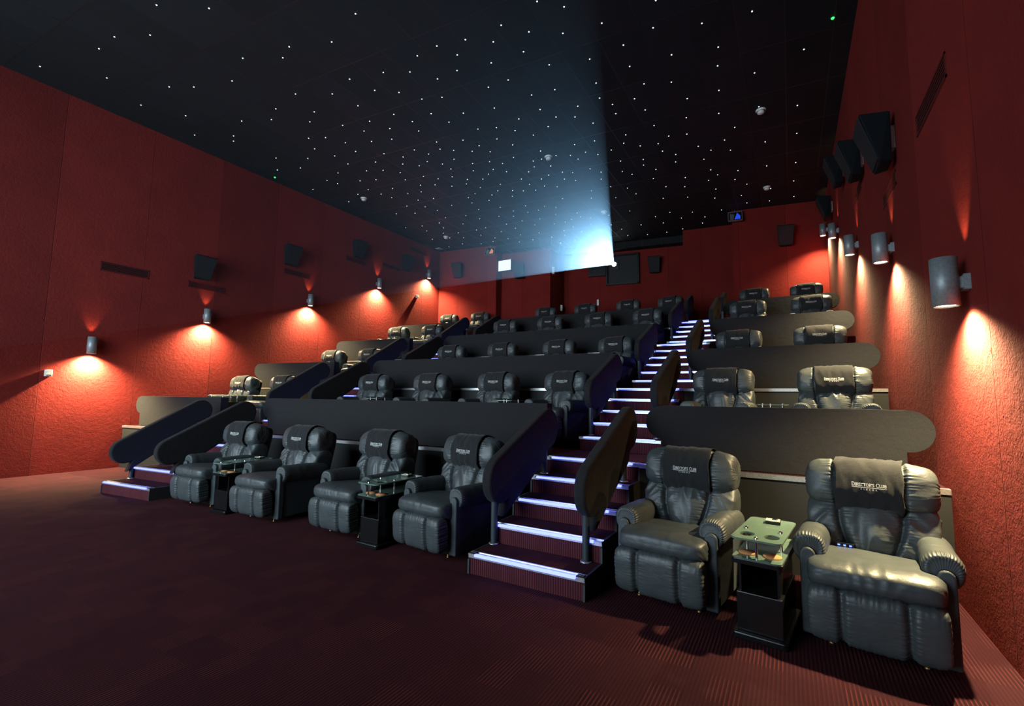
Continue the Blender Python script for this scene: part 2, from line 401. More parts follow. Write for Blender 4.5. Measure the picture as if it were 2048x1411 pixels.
# --- stairs
STEPY = [Y0+((i-1)//5)*D0+((i-1) % 5)*TR for i in range(1, 21)]
STEPY[15] = 10.875
for i in range(17, 21): STEPY[i-1] = Y0+3*D0+(i-16)*TR
STEPY += [13.49, 14.45]
SIGNROW = {1: 'A', 6: 'B', 11: 'C', 17: 'D', 22: 'E'}
G.setdefault('E', G['E'])
def staircase(x0, x1, label, yend, signs):
    T = thing('staircase', label, 'stairs')
    n = len(STEPY)
    for i in range(1, n+1):
        y0 = STEPY[i-1]; y1 = STEPY[i] if i < n else yend
        z1 = i*RS; z0 = max(0, z1-RS*2.02)
        st = MB().box(x0+.012, x1-.012, y0, y1+.02, z0 if i > 1 else 0, z1-.004).warp().build('step', M_RISER, T)
        MB().box(x0+.012, x1-.012, y0+.06, y1-.001, z1-.004, z1).warp().build('tread_carpet', M_CARPET, st)
        # aluminium nosing with two ribs
        nb = MB().box(x0, x1, y0-.012, y0+.058, z1-.010, z1+.002).box(x0, x1, y0-.008, y0-.001, z1-.034, z1-.010)
        nb.box(x0, x1, y0+.046, y0+.060, z1+.002, z1+.008)
        nb.warp().build('nosing', M_ALU, st)
        MB().box(x0+.075, x1-.075, y0-.028, y0+.006, z1-.014, z1+.005).warp().build('led_strip', M_LED, st)
        if i in SIGNROW:
            r = SIGNROW[i]
            for side, tx in (('l', f'{r}{signs[0]}'), ('r', f'{r}{signs[1]}')):
                xx = x0+.006 if side == 'l' else x1-.072
                MB().box(xx, xx+.066, y0-.012, y0+.044, z1+.002, z1+.009).warp().build('seat_sign', M_FASCIA, st)
                h = .026 if r == 'A' else .022; wdt = text_width(tx, h, .1); ox = xx+.033-wdt*.36
                V, Fc = text_quads([(tx, 0, 0, h, .02, ())], .16)
                sc_ = .060/max(wdt, .06)
                MB().add([(xx+.004+a*sc_, y0+.008+b*sc_, z1+.0098) for a, b in V], Fc).warp().build('seat_number', M_LOGO, st)
    # closed black sides that follow the steps
    for xs_, w in ((x0-.004, .014), (x1-.010, .014)):
        pts = []
        for i in range(1, 6):
            pts += [(STEPY[i-1]-.004, (i-1)*RS if i > 1 else 0), (STEPY[i-1]-.004, i*RS-.003)]
        pts += [(STEPY[4]+.03, 5*RS-.003), (STEPY[4]+.03, 0)]
        n_ = len(pts)
        mb = MB().prism([(a, b) for a, b in pts], xs_, xs_+w, f=lambda a, b, c: (c, a, b)); mb.warp().build('side_panel', M_FASCIA, T)
        tr = MB()
        for i in range(1, 6):
            ya = STEPY[i-1]; yb = STEPY[i] if i < 5 else ya+.03; xm = xs_+w/2
            tr.box(xm-.009, xm+.009, ya+.06, yb, i*RS-.004, i*RS+.003).box(xm-.009, xm+.009, ya-.012, ya-.002, (i-1)*RS, i*RS-.05)
        tr.warp().build('edge_strip', M_POST, T)
    return T
staircase(-2.6, -1.467, 'blue lit carpeted stairs between the centre block and the right block', 17.4, ('3-6', '1-2'))
staircase(-9.6, -8.3, 'blue lit carpeted stairs between the left block and the centre block', 17.05, ('6', '3-6'))

# --- fabric covered parapets in front of each raised row
def stadium_band(xa, xb, z0, z1, bodya, bodyb, zb, endl, endr):
    """outline in (x,z): rounded band with an inset body below; endl/endr: rounded?"""
    r = (z1-z0)/2; pts = []
    pts.append((bodya, zb)); pts.append((bodya, z0))
    if endl:
        for k in range(0, 13):
            a = math.radians(270-180*k/12); pts.append((xa+r+r*math.cos(a), z0+r+r*math.sin(a)))
    else: pts.append((xa, z1))
    if endr:
        for k in range(0, 13):
            a = math.radians(90-180*k/12); pts.append((xb-r+r*math.cos(a), z0+r+r*math.sin(a)))
    else: pts.append((xb, z1))
    pts += [(bodyb, z0), (bodyb, zb)]
    out = []
    for q in pts:
        if not out or (abs(q[0]-out[-1][0])+abs(q[1]-out[-1][1])) > 1e-4: out.append(q)
    return out
PAR = {'right': (-1.43, 1.07, -1.26, .865, True, True), 'centre': (-8.42, -2.68, -8.28, -2.68, True, False), 'left': (-12.47, -9.62, -12.3, -9.62, True, False)}
for bn, (xa, xb, ba, bb, el, er) in PAR.items():
    for k in range(1, 5):
        zt = PZ[k]+.645-(.02 if k == 4 else 0); zb0 = zt-.37; y = FRONT[k]+.16
        pts = stadium_band(xa, xb, zb0, zt, ba, bb, PZ[k]+.005, el, er)
        lab = {'right': 'black padded partition with rounded ends', 'centre': 'long black padded partition', 'left': 'short black padded partition by the red wall'}[bn]
        o = MB().prism(pts, y, y+.15, f=lambda a, b, c: (a, c, b)).warp().build('padded_partition', M_VELVET, bevel=.035, seg=3)
        tag(o, f'{lab} before the {ROWN[k]} of the {bn} block', 'partition', None)

# --- sloping padded handrail panels on posts
def rail(x, side, flight, lab, geo=((.43, .79), 1.18, .42, .235)):
    oy = [0, D0, 2*D0, 3*D0+.42, 4*D0][flight]; oz = [0, PZ[1], PZ[2], RZ[3], PZ[4]][flight]
    x += 0
    ys = yoff(x); a0, L, sl, r = geo; L = L if flight < 4 else .6
    T = thing('handrail_panel', lab, 'handrail', (x, Y0+oy+ys, oz))
    a1 = (a0[0]+L, a0[1]+L*sl)
    th = math.atan(sl); pts = []
    for k in range(13):
        a = th+math.radians(90+180*k/12); pts.append((a0[0]+r*math.cos(a), a0[1]+r*math.sin(a)))
    pts.append((a0[0]+.03, a0[1]-r-.15)); pts.append((a1[0]-.12, a1[1]-r-.14))
    pts.append((a1[0]-.06, a1[1]-r-.02))
    for k in range(13):
        a = th+math.radians(-90+180*k/12); pts.append((a1[0]+r*math.cos(a), a1[1]+r*math.sin(a)))
    rr = []
    for q in pts:
        if not rr or math.hypot(q[0]-rr[-1][0], q[1]-rr[-1][1]) > .012: rr.append(q)
    MB().prism(rr, -.055, .055, f=lambda a, b, c: (c, a, b)).build('padded_panel', M_VELVET, T, bevel=.03, seg=3)
    for py, pz, pt in ((.36, RS, .62),)+(((1.45, RS*4, 1.05),) if flight < 4 else ()):
        p = MB().cyl((0, py, pz), (0, py, pt), .033).build('post', M_POST, T)
        MB().lathe([(.036, .001), (.052, .001), (.052, .008), (.036, .012)], (0, py, pz)).build('foot_collar', M_ALU, p)
FLN = ['front flight', 'second flight', 'third flight', 'fourth flight', 'top steps']
for f in range(5):
    rail(-1.60, 'r', f, f'black padded sloping handrail panel, {FLN[f]}, right side of right aisle')
    rail(-2.56, 'l', f, f'black padded sloping handrail panel, {FLN[f]}, left side of right aisle', ((.43, .79), 1.06, .43, .235))
    if f < 4:
        rail(-9.56, 'l', f, f'black padded sloping handrail panel, {FLN[f]}, left side of left aisle', ((.24, .64), 1.12, .58, .20))
        rail(-8.34, 'r', f, f'black padded sloping handrail panel, {FLN[f]}, right side of left aisle', ((.24, .70), 1.12, .52, .20))

# ------------------------------------------------------------------ recliner
def cube_grid(n):
    t = np.linspace(-1, 1, n+1); t = np.tan(t*PI/4.4)/math.tan(PI/4.4)
    A, B = np.meshgrid(t, t, indexing='ij'); O = np.ones_like(A)
    V = []; F = []; off = 0
    for P in ((O, A, B), (-O, B, A), (B, O, A), (A, -O, B), (A, B, O), (B, A, -O)):
        V.append(np.stack([q.ravel() for q in P], 1))
        i, j = np.meshgrid(range(n), range(n), indexing='ij'); i = i.ravel(); j = j.ravel(); N = n+1
        F.append(np.stack([i*N+j, (i+1)*N+j, (i+1)*N+j+1, i*N+j+1], 1)+off); off += N*N
    V = np.concatenate(V); F = np.concatenate(F)
    key = np.round(V, 5); _, idx, inv = np.unique(key, axis=0, return_index=True, return_inverse=True)
    return V[idx], inv.ravel()[F]
CG = {}
def cushion(half, a=3, b=5, n=36, disp=None, post=None):
    """superellipsoid cushion; a: exponent of the y-z section, b: exponent towards the x ends"""
    if n not in CG: CG[n] = cube_grid(n)
    V, F = CG[n]
    s = (abs(V[:, 1])**a+abs(V[:, 2])**a)**(1/a); r = (s**b+abs(V[:, 0])**b)**(-1/b)
    Q = V*r[:, None]; P = Q*np.array(half)
    fn = np.cross(P[F[:, 2]]-P[F[:, 0]], P[F[:, 3]]-P[F[:, 1]])
    N = np.zeros_like(P)
    for k in range(4): np.add.at(N, F[:, k], fn)
    N /= np.linalg.norm(N, axis=1)[:, None]+1e-12
    if (N*P).sum() < 0: N = -N
    if disp is not None: P = P+N*disp(Q, P, N)[:, None]
    if post is not None: P = post(P)
    return P, F
def put(name, PF, mat, parent, extra=None):
    P, F = PF
    me = bpy.data.meshes.new(name); me.from_pydata(P.tolist(), [], F.tolist()); me.polygons.foreach_set('use_smooth', [True]*len(F))
    me.materials.append(mat); o = bpy.data.objects.new(name, me); COL.objects.link(o); o.parent = parent; return o
def sn(x, f, ph): return np.sin(f*x+ph+1.4*np.sin(.41*f*x+ph*2)+.8*np.sin(.17*f*x+ph*5))
def nz(P, sc, seed):
    q = P*np.array(sc)+seed
    return np.array([noise.noise(Vector(v)) for v in q])
def ridge(P, sc, seed): return 1-2*np.abs(nz(P, sc, seed))
def xform(tilt, c):
    ct, stt = math.cos(tilt), math.sin(tilt)
    def f(P):
        y = P[:, 1]*ct+P[:, 2]*stt; z = -P[:, 1]*stt+P[:, 2]*ct
        return np.stack([P[:, 0]+c[0], y+c[1], z+c[2]], 1)
    return f
HEAD_C = (0, .285, .970); HEAD_T = math.radians(13); HEAD_H = (.395, .165, .18); HEAD_A = 2.6

def make_chair(sd, leds=False):
    T = thing('recliner', 'x', 'recliner')
    # footrest: three pads
    def d1(Q, P, N):
        d = np.zeros(len(P)); fr = np.clip(-N[:, 1]+.5, 0, 1)
        for x0 in (-.165, .165):
            xx = P[:, 0]-x0
            d -= .036*np.exp(-(xx/.019)**2)*fr
            d += .0038*sn(P[:, 2], 235, x0*9+sd)*np.exp(-abs(xx)/.024)*fr*(1-np.exp(-(xx/.01)**2))
        e = np.minimum(1-abs(Q[:, 0]), 1)*1.0
        d += .0024*sn(P[:, 2], 210, 2+sd)*np.exp(-e*.36/.014)
        d += .0028*sn(P[:, 0], 200, 4+sd)*np.exp(-(1-abs(Q[:, 2]))*.16/.03)
        d += .004*nz(P, (5, 5, 9), sd+3)
        return d
    put('footrest', cushion((.345, .085, .172), 3.4, 9, 72, d1, xform(math.radians(-4), (0, -.515, .262))), M_LEA, T)
    # seat cushion
    def d2(Q, P, N):
        d = .010*nz(P, (4, 3, 4), sd)
        front = np.clip((-P[:, 1]-.05)/.4, 0, 1); top = np.clip(N[:, 2]+.4, 0, 1)
        d += .0065*ridge(P, (16, 3.2, 7), sd+9)*front*np.exp(-((P[:, 0]-.03*math.sin(sd))/.20)**2)
        d += .0040*sn(P[:, 1]+P[:, 2], 120, 1+sd)*np.exp(-(1-abs(Q[:, 0]))*.35/.03)
        d += .012*top*np.cos(P[:, 0]*PI/.8)-.004
        d += .0035*sn(P[:, 0], 95, sd)*np.exp(-abs(P[:, 2]+.075)/.02)*front
        return d
    put('seat', cushion((.352, .40, .105), 3.0, 8, 50, d2, lambda P: xform(math.radians(5), (0, -.175, .455))(P)), M_LEA, T)
    # arms
    for s in (-1, 1):
        def d3(Q, P, N):
            fr = np.clip((-P[:, 1]-.25)/.09, 0, 1)
            ang = np.arctan2(P[:, 2]+.06, P[:, 0])
            d = .0042*np.sin(ang*56+sd*s+2*np.sin(ang*5))*fr*np.clip(1.15-abs(N[:, 1]), 0, 1)+.010*fr*np.clip(1-abs(N[:, 1]), 0, 1)
            d += .006*nz(P, (7, 3, 7), sd+s*4)+.003*ridge(P, (3, 12, 5), sd+s)
            d -= .03*np.clip(-N[:, 1]-.6, 0, 1)
            return d
        def p3(P):
            P = P.copy(); lo = np.clip(-P[:, 2]/.12, 0, 1)
            P[:, 0] *= 1-.12*lo
            P[:, 2] += -.02*np.clip(P[:, 1]/.36, 0, 1)
            return P+np.array((s*.345, -.025, .592))
        arm = put('armrest', cushion((.092, .345, .108), 2.4, 2.4, 52, None), M_LEA, T)
        # armrest cushion lies along y: build with y as long axis
        n_ = 52
        V, F = CG[n_]
        q = (abs(V[:, 0])**2.5+abs(V[:, 2])**2.5)**(1/2.5); r = (q**7+abs(V[:, 1])**7)**(-1/7)
        Q = V*r[:, None]; P = Q*np.array((.098, .35, .105))
        fn = np.cross(P[F[:, 2]]-P[F[:, 0]], P[F[:, 3]]-P[F[:, 1]]); N = np.zeros_like(P)
        for k in range(4): np.add.at(N, F[:, k], fn)
        N /= np.linalg.norm(N, axis=1)[:, None]+1e-12
        if (N*P).sum() < 0: N = -N
        P = p3(P+N*d3(Q, P, N)[:, None])
        arm.data.vertices.foreach_set('co', P.ravel()); arm.data.update()
        # padded front post, rounded top
        pts = []
        for k in range(13):
            a = math.radians(180*k/12); pts.append((.046*math.cos(a), .565+.046*math.sin(a)))
        pts = [(.046, .05)]+pts+[(-.046, .05)]
        MB().prism(pts, -.405, -.33, f=lambda a, b, c: (a+s*.352, c, b)).build('arm_post', M_LEA2, arm, bevel=.014, seg=3)
        # side panel
        MB().box(s*.352-.030, s*.352+.036, -.37, .43, .06, .55).build('side_panel', M_LEA2, T, bevel=.012)
    # backrest with three channels
    def gx(z):   # seam position as a function of local height
        t = np.clip((z+.25)/.5, 0, 1); return .105+.085*np.sin(np.clip(t, 0, 1)*PI*.62+.15)
    def d4(Q, P, N):
        fr = np.clip(-N[:, 1]+.35, 0, 1); d = np.zeros(len(P))
        for s in (-1, 1):
            xx = P[:, 0]-s*gx(P[:, 2])
            d -= .044*np.exp(-(xx/.020)**2)*fr
            d += .0058*sn(P[:, 2], 250, s+sd)*np.exp(-abs(xx)/.038)*fr*(1-np.exp(-(xx/.012)**2))
        cen = np.exp(-(P[:, 0]/.13)**4)
        d += .028*cen*fr
        d += .022*ridge(P, (10, 2, 3.0), sd+11)*cen*fr
        d += .011*ridge(P+np.stack([0*P[:, 0], 0*P[:, 0], abs(P[:, 0])*.9], 1), (4, 2, 10), sd+5)*(1-cen)*fr*1.3
        d += .0045*sn(P[:, 0], 95, 2+sd)*np.exp(-(1-abs(Q[:, 2]))*.25/.035)*fr
        d += .010*nz(P, (4, 4, 4), sd+1)
        return d
    def p4(P):
        P = P.copy(); t = np.clip((P[:, 2]+.25)/.5, 0, 1)
        P[:, 0] *= .76+.24*np.sin(np.clip(t*1.25, 0, 1)*PI/2)
        return xform(math.radians(13), (0, .262, .632))(P)
    put('backrest', cushion((.398, .168, .258), 2.25, 7, 84, d4, p4), M_LEA, T)
    # headrest bolster
    def d5(Q, P, N):
        d = np.zeros(len(P)); ax = abs(P[:, 0]); ang = np.arctan2(P[:, 2], -P[:, 1])
        d -= .018*np.exp(-((ax-.205)/.014)**2)
        d += .0046*sn(ang, 36, sd+np.sign(P[:, 0]))*np.exp(-abs(ax-.222)/.026)*(ax > .2)
        d += .0028*sn(ang, 30, sd+3)*np.exp(-(1-abs(Q[:, 0]))*.36/.016)
        d += .007*nz(P, (6, 6, 6), sd+7)
        d += .006*ridge(P, (7, 9, 9), sd+2)*(ax > .22)
        return d
    head = put('headrest', cushion(HEAD_H, HEAD_A, 5.0, 72, d5, xform(HEAD_T, HEAD_C)), M_LEA, T)
    # cloth over the headrest: strip that follows the bolster's section
    hy, hz = HEAD_H[1]+.012, HEAD_H[2]+.012
    def sec(ang, off=0):   # 0 = front, 90 = top
        c, s_ = math.cos(ang), math.sin(ang); r = (abs(c)**HEAD_A+abs(s_)**HEAD_A)**(-1/HEAD_A)
        return -c*r*(hy+off), s_*r*(hz+off)
    tab = []; L = 0; last = None
    for k in range(0, 181):
        a = math.radians(-78+1.45*k); q = sec(a)
        if last: L += math.hypot(q[0]-last[0], q[1]-last[1])
        tab.append((L, a)); last = q
    def at(s_, x, off=0):
        Ls = [q[0] for q in tab]; a = float(np.interp(s_, Ls, [q[1] for q in tab])); y, z = sec(a, off)
        # the bolster thins a little away from the middle
        P = np.array([[x, y, z]]); return tuple(xform(HEAD_T, HEAD_C)(P)[0])
    NX, NS = 26, 56; vs = []; fs = []
    skew = .012*math.sin(sd*1.7)
    for j in range(NS+1):
        for i in range(NX+1):
            u = i/NX; x = -.203+.406*u; s_ = L*j/NS
            wv = .006*noise.noise(Vector((x*9+sd, s_*7, sd)))+.009*(1-2*abs(noise.noise(Vector((x*12+sd, s_*6+x*8, sd+4)))))
            xx = x+skew*(s_/L-.5)*2+.004*math.sin(s_*30+sd)*(1 if u in (0, 1) else 0)
            hang = .012*max(0, .06-s_)/.06
            vs.append(at(s_, xx, .004+abs(wv)+hang))
    for j in range(NS):
        for i in range(NX):
            a = j*(NX+1)+i; fs.append((a, a+1, a+NX+2, a+NX+1))
    cov = MB().add(vs, fs, True).build('headrest_cover', M_COVER, T)
    so = cov.modifiers.new('s', 'SOLIDIFY'); so.thickness = .004; so.offset = -1
    # printed logo, as in the photo: two lines and a rule
    h = .0165; tr = .07; st = "DIRECTOR'S CLUB"; big = (0, 11)
    w_ = text_width(st, h, tr, big); k_ = .205/w_
    w2 = text_width('CINEMA', .0095, .9)
    V2, F2 = text_quads([(st, 0, 0, h, tr, big), ('CINEMA', w_*.5-w2*.5+.003, -.0215, .0095, .9, ())], .14)
    b0 = len(V2); V2 += [(0, -.0055), (w_, -.0055), (w_, -.0080), (0, -.0080)]
    # split the rule so that it follows the cloth
    F2 += [(b0, b0+1, b0+2, b0+3)]
    S0 = .245
    lv = [at(S0+b_*k_, (a_-w_/2)*k_+.004, .0185) for a_, b_ in V2]
    MB().add(lv, F2).build('logo', M_LOGO, cov)
    # back shell, base, glides
    pf = cushion((.345, .05, .43), 5, 8, 16, None, xform(math.radians(14), (0, .40, .66)))
    put('back_shell', pf, M_SHELL, T)
    MB().box(-.27, .27, -.36, .36, .035, .15).build('base_frame', M_BLK, T)
    for sx in (-.24, .24):
        for sy in (-.34, .34):
            MB().lathe([(.001, .0), (.014, .0), (.014, .008), (.007, .011), (.007, .05)], (sx, sy, 0), 12).build('glide_foot', M_BRASS, T)
    if leds:
        pb = MB().box(-.21, -.10, .03, .075, .545, .575).build('control_panel', M_BLK, T, bevel=.004)
        MB().box(-.20, -.185, .026, .03, .556, .566).box(-.165, -.15, .026, .03, .556, .566).box(-.13, -.115, .026, .03, .556, .566).build('lit_button', M_LEDB, pb)
    return T

protos = [make_chair(0.0), make_chair(2.3), make_chair(5.1, leds=True)]
for q in protos: cache_kids(q)
used = set()
def place(proto, x, y, z, deg, label, grp):
    src = protos[proto]
    if proto in used: o = copy_tree(src)
    else: used.add(proto); o = src
    o.location = (x, y, z); o.rotation_euler = (0, 0, math.radians(deg)); o['label'] = label; o['group'] = grp
    return o
ctr_n = ['nearest the left stairs', 'second from the left stairs', 'second from the right stairs', 'nearest the right stairs']
CHY = 4.25
rnd = random.Random(3)
for k in range(5):
    dy = k*D0; z = RZ[k]
    if k == 3: dy += .05
    if k == 4: dy += .25
    for i, (x, yy, rz) in enumerate(((-7.45, 4.05, 4), (-5.97, 4.08, 2), (-4.53, 4.2, 0), (-3.22, 4.25, -7))):
        if k: x = (-7.60, -6.08, -4.58, -3.26)[i]; yy = CHY+yoff(x)*.8+.15
        j = 2 if (k, i) == (1, 3) else (i+k) % 2
        place(j, x, yy+dy, z, rz+(rnd.uniform(-2, 2) if k else 0), f'black leather recliner, {ROWN[k]} of the centre block, {ctr_n[i]}', 'black leather recliners with printed headrest covers')
    for i, (x, rz) in enumerate(((-.85, -8), (.45, -6.5))):
        yy = CHY
        if k: x = (-.85, .46)[i]; yy = CHY+.15; rz = rz*.6
        if (k, i) == (0, 0): yy = 4.32
        nm = ('nearest the stairs', 'nearest the red wall')[i]
        place(2 if (k, i) == (0, 1) else (i+k+1) % 2, x, yy+dy, z, rz, f'black leather recliner, {ROWN[k]} of the right block, {nm}', 'black leather recliners with printed headrest covers')
    if k:
        for i, x in enumerate((-11.72, -10.3)):
            nm = ('nearest the red wall', 'nearest the stairs')[i]
            place((i+k) % 2, x, CHY+.15+yoff(x)+dy, z, 6, f'black leather recliner, {ROWN[k]} of the left block, {nm}', 'black leather recliners with printed headrest covers')

# ------------------------------------------------------------------ side tables between the seats
def make_table():
    T = thing('side_table', 'x', 'table')
    hw, hd, zt = .158, .36, .66
    # glass plate with two cup holes: grid-free outline with bridges
    def rr(x0, x1, y0, y1, r, n=6):
        o = []
        for cx, cy, a0 in ((x1-r, y1-r, 0), (x0+r, y1-r, 90), (x0+r, y0+r, 180), (x1-r, y0+r, 270)):
            o += [(cx+r*math.cos(math.radians(a0+90*k/n)), cy+r*math.sin(math.radians(a0+90*k/n))) for k in range(n+1)]
        return o
    bm = bmesh.new(); loops = [rr(-hw, hw, -hd, hd, .045)]
    for cx in (-.077, .077): loops.append([(cx+.048*math.cos(2*PI*k/28), -.215+.062*math.sin(2*PI*k/28)) for k in range(28)])
    es = []
    for lp in loops:
        vv = [bm.verts.new((x, y, zt)) for x, y in lp]
        es += [bm.edges.new((vv[i], vv[(i+1) % len(vv)])) for i in range(len(vv))]
    bmesh.ops.triangle_fill(bm, use_beauty=True, use_dissolve=False, edges=es)
    ext = bmesh.ops.extrude_face_region(bm, geom=bm.faces[:])
    bmesh.ops.translate(bm, vec=(0, 0, .012), verts=[q for q in ext['geom'] if isinstance(q, bmesh.types.BMVert)])
    bmesh.ops.recalc_face_normals(bm, faces=bm.faces)
    me = bpy.data.meshes.new('glass_top'); bm.to_mesh(me); bm.free(); me.materials.append(M_GLASS)
    o = bpy.data.objects.new('glass_top', me); COL.objects.link(o); o.parent = T
    lg = MB().prism(rr(-hw+.006, hw-.006, -hd, hd, .04), .535, .541).build('lower_glass', M_GLASS, T)
    for sx, sy in ((0, -.325), (-.11, -.06), (.11, -.06)):
        p = MB().cyl((sx, sy, .541), (sx, sy, .66), .009).build('standoff', M_CHROME, T)
        MB().lathe([(.012, .672), (.012, .684), (.001, .688)], (sx, sy, 0), 14).build('screw_cap', M_CHROME, p)
    for cx in (-.077, .077):
        MB().lathe([(.001, .541), (.058, .541), (.058, .549), (.001, .550)], (cx, -.215, 0), 28).build('cork_pad', M_CORK, T)
    MB().prism(rr(-hw, hw, -hd, hd, .03), .50, .534).build('wooden_top', M_BLK, T, bevel=.004)
    b = MB().box(-.125, -.110, -.28, .30, .30, .50).box(.110, .125, -.28, .30, .30, .50).box(-.110, .110, .285, .30, .30, .50)
    b.build('open_shelf', M_BLK, T)
    MB().box(-.14, .14, -.30, .30, .045, .30).build('lower_cabinet', M_BLK, T, bevel=.006)
    MB().prism(rr(-.17, .17, -.34, .34, .03), 0, .045).build('base_plate', M_BLK, T, bevel=.008)
    return T
tproto = make_table(); cache_kids(tproto)
def make_call():
    T = thing('call_button_box', 'x', 'call box')
    MB().box(-.05, .05, -.045, .045, 0, .022).build('box_body', M_BLK, T, bevel=.003)
    MB().box(-.047, .047, -.042, .042, .0221, .027).build('top_plate', M_CREAM, T)
    MB().lathe([(.020, .027), (.020, .032), (.014, .035), (.001, .035)], (.012, .004, 0), 18).build('round_button', M_CHROME, T)
    return T
cproto = make_call(); cache_kids(cproto)
tabs = [(-.20, 3.99, 0, -7, 'front row of the right block'), (-3.93, 3.98, 0, -2, 'front row, centre block right pair'), (-6.72, 3.90, 0, 3, 'front row, centre block left pair'),
        (-.20, 4.2+D0, 1, -3, 'second row of the right block'), (-3.93, 4.1+D0, 1, 0, 'second row, right half of the centre block'), (-6.84, 4.0+D0, 1, 2, 'second row, left half of the centre block'),
        (-11.02, 3.90+D0-.4, 1, 6, 'second row of the left block'), (-11.02, 3.9+2*D0-.4, 2, 6, 'third row of the left block'), (-11.02, 3.9+3*D0-.4, 3, 6, 'fourth row of the left block')]
for i, (x, y, k, rz, lb) in enumerate(tabs):
    o = tproto if i == 0 else copy_tree(tproto); o.location = (x, y, RZ[k]); o.rotation_euler = (0, 0, math.radians(rz))
    o['label'] = f'glass topped black side table between recliners, {lb}'; o['group'] = 'glass topped side tables'
    if i < 3:
        c = cproto if i == 0 else copy_tree(cproto); a = math.radians(rz)
        c.location = (x-.215*math.sin(a)+.02, y+.215*math.cos(a), .6722); c.rotation_euler = (0, 0, a+.1)
        c['label'] = f'small cream topped call box on table, {lb}'; c['group'] = 'call boxes on the tables'

# ------------------------------------------------------------------ wall lamps
def lamp(x, y, z, sgn, label):
    """z: bottom of the tube; sgn +1 when the wall lies towards +x"""
    wx = (XR if sgn > 0 else XL)-x
    T = thing('wall_lamp', label, 'lamp', (x, y, z), group='grey tube wall lamps')
    r = .078; H = .35
    MB().lathe([(r*.86, .02), (r*.86, 0), (r, 0), (r, H), (r*.86, H), (r*.86, H-.03)], n=32).build('lamp_tube', M_LAMP, T)
    MB().lathe([(.001, .012), (r*.85, .012), (r*.85, .016), (.001, .016)], n=28).build('lens', M_BULB, T)
    MB().lathe([(.001, H-.06), (r*.85, H-.06), (r*.85, H-.055), (.001, H-.055)], n=28).build('top_baffle', M_SPK, T)
    a = MB(); x0, x1 = sorted((sgn*r*.95, wx)); a.box(x0, x1, -.022, .022, .125, .205)
    x0, x1 = sorted((wx-sgn*.035, wx)); a.box(x0, x1, -.045, .045, .11, .22); a.build('wall_bracket', M_LAMP, T)
    spot('down_light', (0, 0, -.012), LAMP_DOWN*(1.7 if sgn < 0 else .88), (1, .80, .42), math.radians(142), 1.0, .035, T, (sgn*.08, 0, -1))
    spot('up_light', (sgn*.03, 0, H+.01), LAMP_UP, (1, .55, .25), math.radians(55), .8, .02, T, (sgn*.25, 0, 1))
OR = ['nearest the front', 'second from the front', 'middle of the five', 'second from the back', 'nearest the back wall']
for i, (y, z) in enumerate(((3.87, 2.40), (6.05, 3.36), (8.93, 4.30), (11.65, 5.42), (14.28, 6.38))):
    lamp(XL+.13, y, z, -1, f'grey tube lamp on the left wall, {OR[i]}')
for i, (y, z) in enumerate(((4.42, 2.29), (6.92, 3.26), (9.9, 4.17), (13.05, 5.44), (16.0, 6.42))):
    lamp(XR-.13, y, z, 1, f'grey tube lamp on the right wall, {OR[i]}')

# ------------------------------------------------------------------ loudspeakers: wedge cabinets, wider and deeper at the top
def speaker(loc, rz, label, grp, w=.50, h=.56):
    T = thing('wall_speaker', label, 'speaker', loc, rz, grp)
    wt, wb, dt, db = w/2, w*.40, .34, .17
    def hexa(mb, y_off, ins):
        a, b = wt-ins, wb-ins; zt, zb = h/2-ins, -h/2+ins
        vs = [(-a*.7, -.05, zt), (a*.7, -.05, zt), (b*.7, -.05, zb), (-b*.7, -.05, zb), (-a, -dt+y_off, zt), (a, -dt+y_off, zt), (b, -db+y_off, zb), (-b, -db+y_off, zb)]
        return mb.add(vs, [(0, 1, 2, 3), (7, 6, 5, 4), (0, 4, 5, 1), (1, 5, 6, 2), (2, 6, 7, 3), (3, 7, 4, 0)])
    hexa(MB(), 0, 0).build('cabinet', M_SPK, T, bevel=.012)
    g = MB(); a, b = wt-.02, wb-.02
    vs = [(-a, -dt-.001, h/2-.03), (a, -dt-.001, h/2-.03), (b, -db-.006, -h/2+.03), (-b, -db-.006, -h/2+.03)]
    vs += [(q[0], q[1]-.012, q[2]-.004) for q in vs]
    g.add(vs, [(0, 1, 2, 3), (7, 6, 5, 4), (0, 4, 5, 1), (1, 5, 6, 2), (2, 6, 7, 3), (3, 7, 4, 0)]).build('grille', M_GRILL, T)
    MB().box(-.05, .05, -.06, 0, -.10, .16).build('wall_bracket', M_ALU, T)
SO = ['nearest the front', 'second from the front', 'second from the back', 'nearest the back wall']
for i, (y, z) in enumerate(((5.85, 4.70), (8.2, 5.66), (10.64, 6.54), (12.97, 6.66))):
    speaker((XL, y, z), PI/2, f'black loudspeaker high on the left wall, {SO[i]}', 'side wall loudspeakers')
for i, (y, z) in enumerate(((6.50, 4.54), (8.8, 5.38), (11.3, 6.30), (14.3, 6.62))):
    speaker((XR, y, z), -PI/2, f'black loudspeaker high on the right wall, {SO[i]}', 'side wall loudspeakers')
for x, y, z, lb in ((-11.6, 15.20, 6.78, 'left section'), (-9.12, 15.96, 6.63, 'second section from the left'), (-4.33, 17.99, 6.74, 'section right of the projector'), (.02, 16.40, 6.65, 'right end section')):
    speaker((x, y, z), math.radians(7), f'black loudspeaker on the back wall, {lb}', 'back wall loudspeakers', .48, .60)

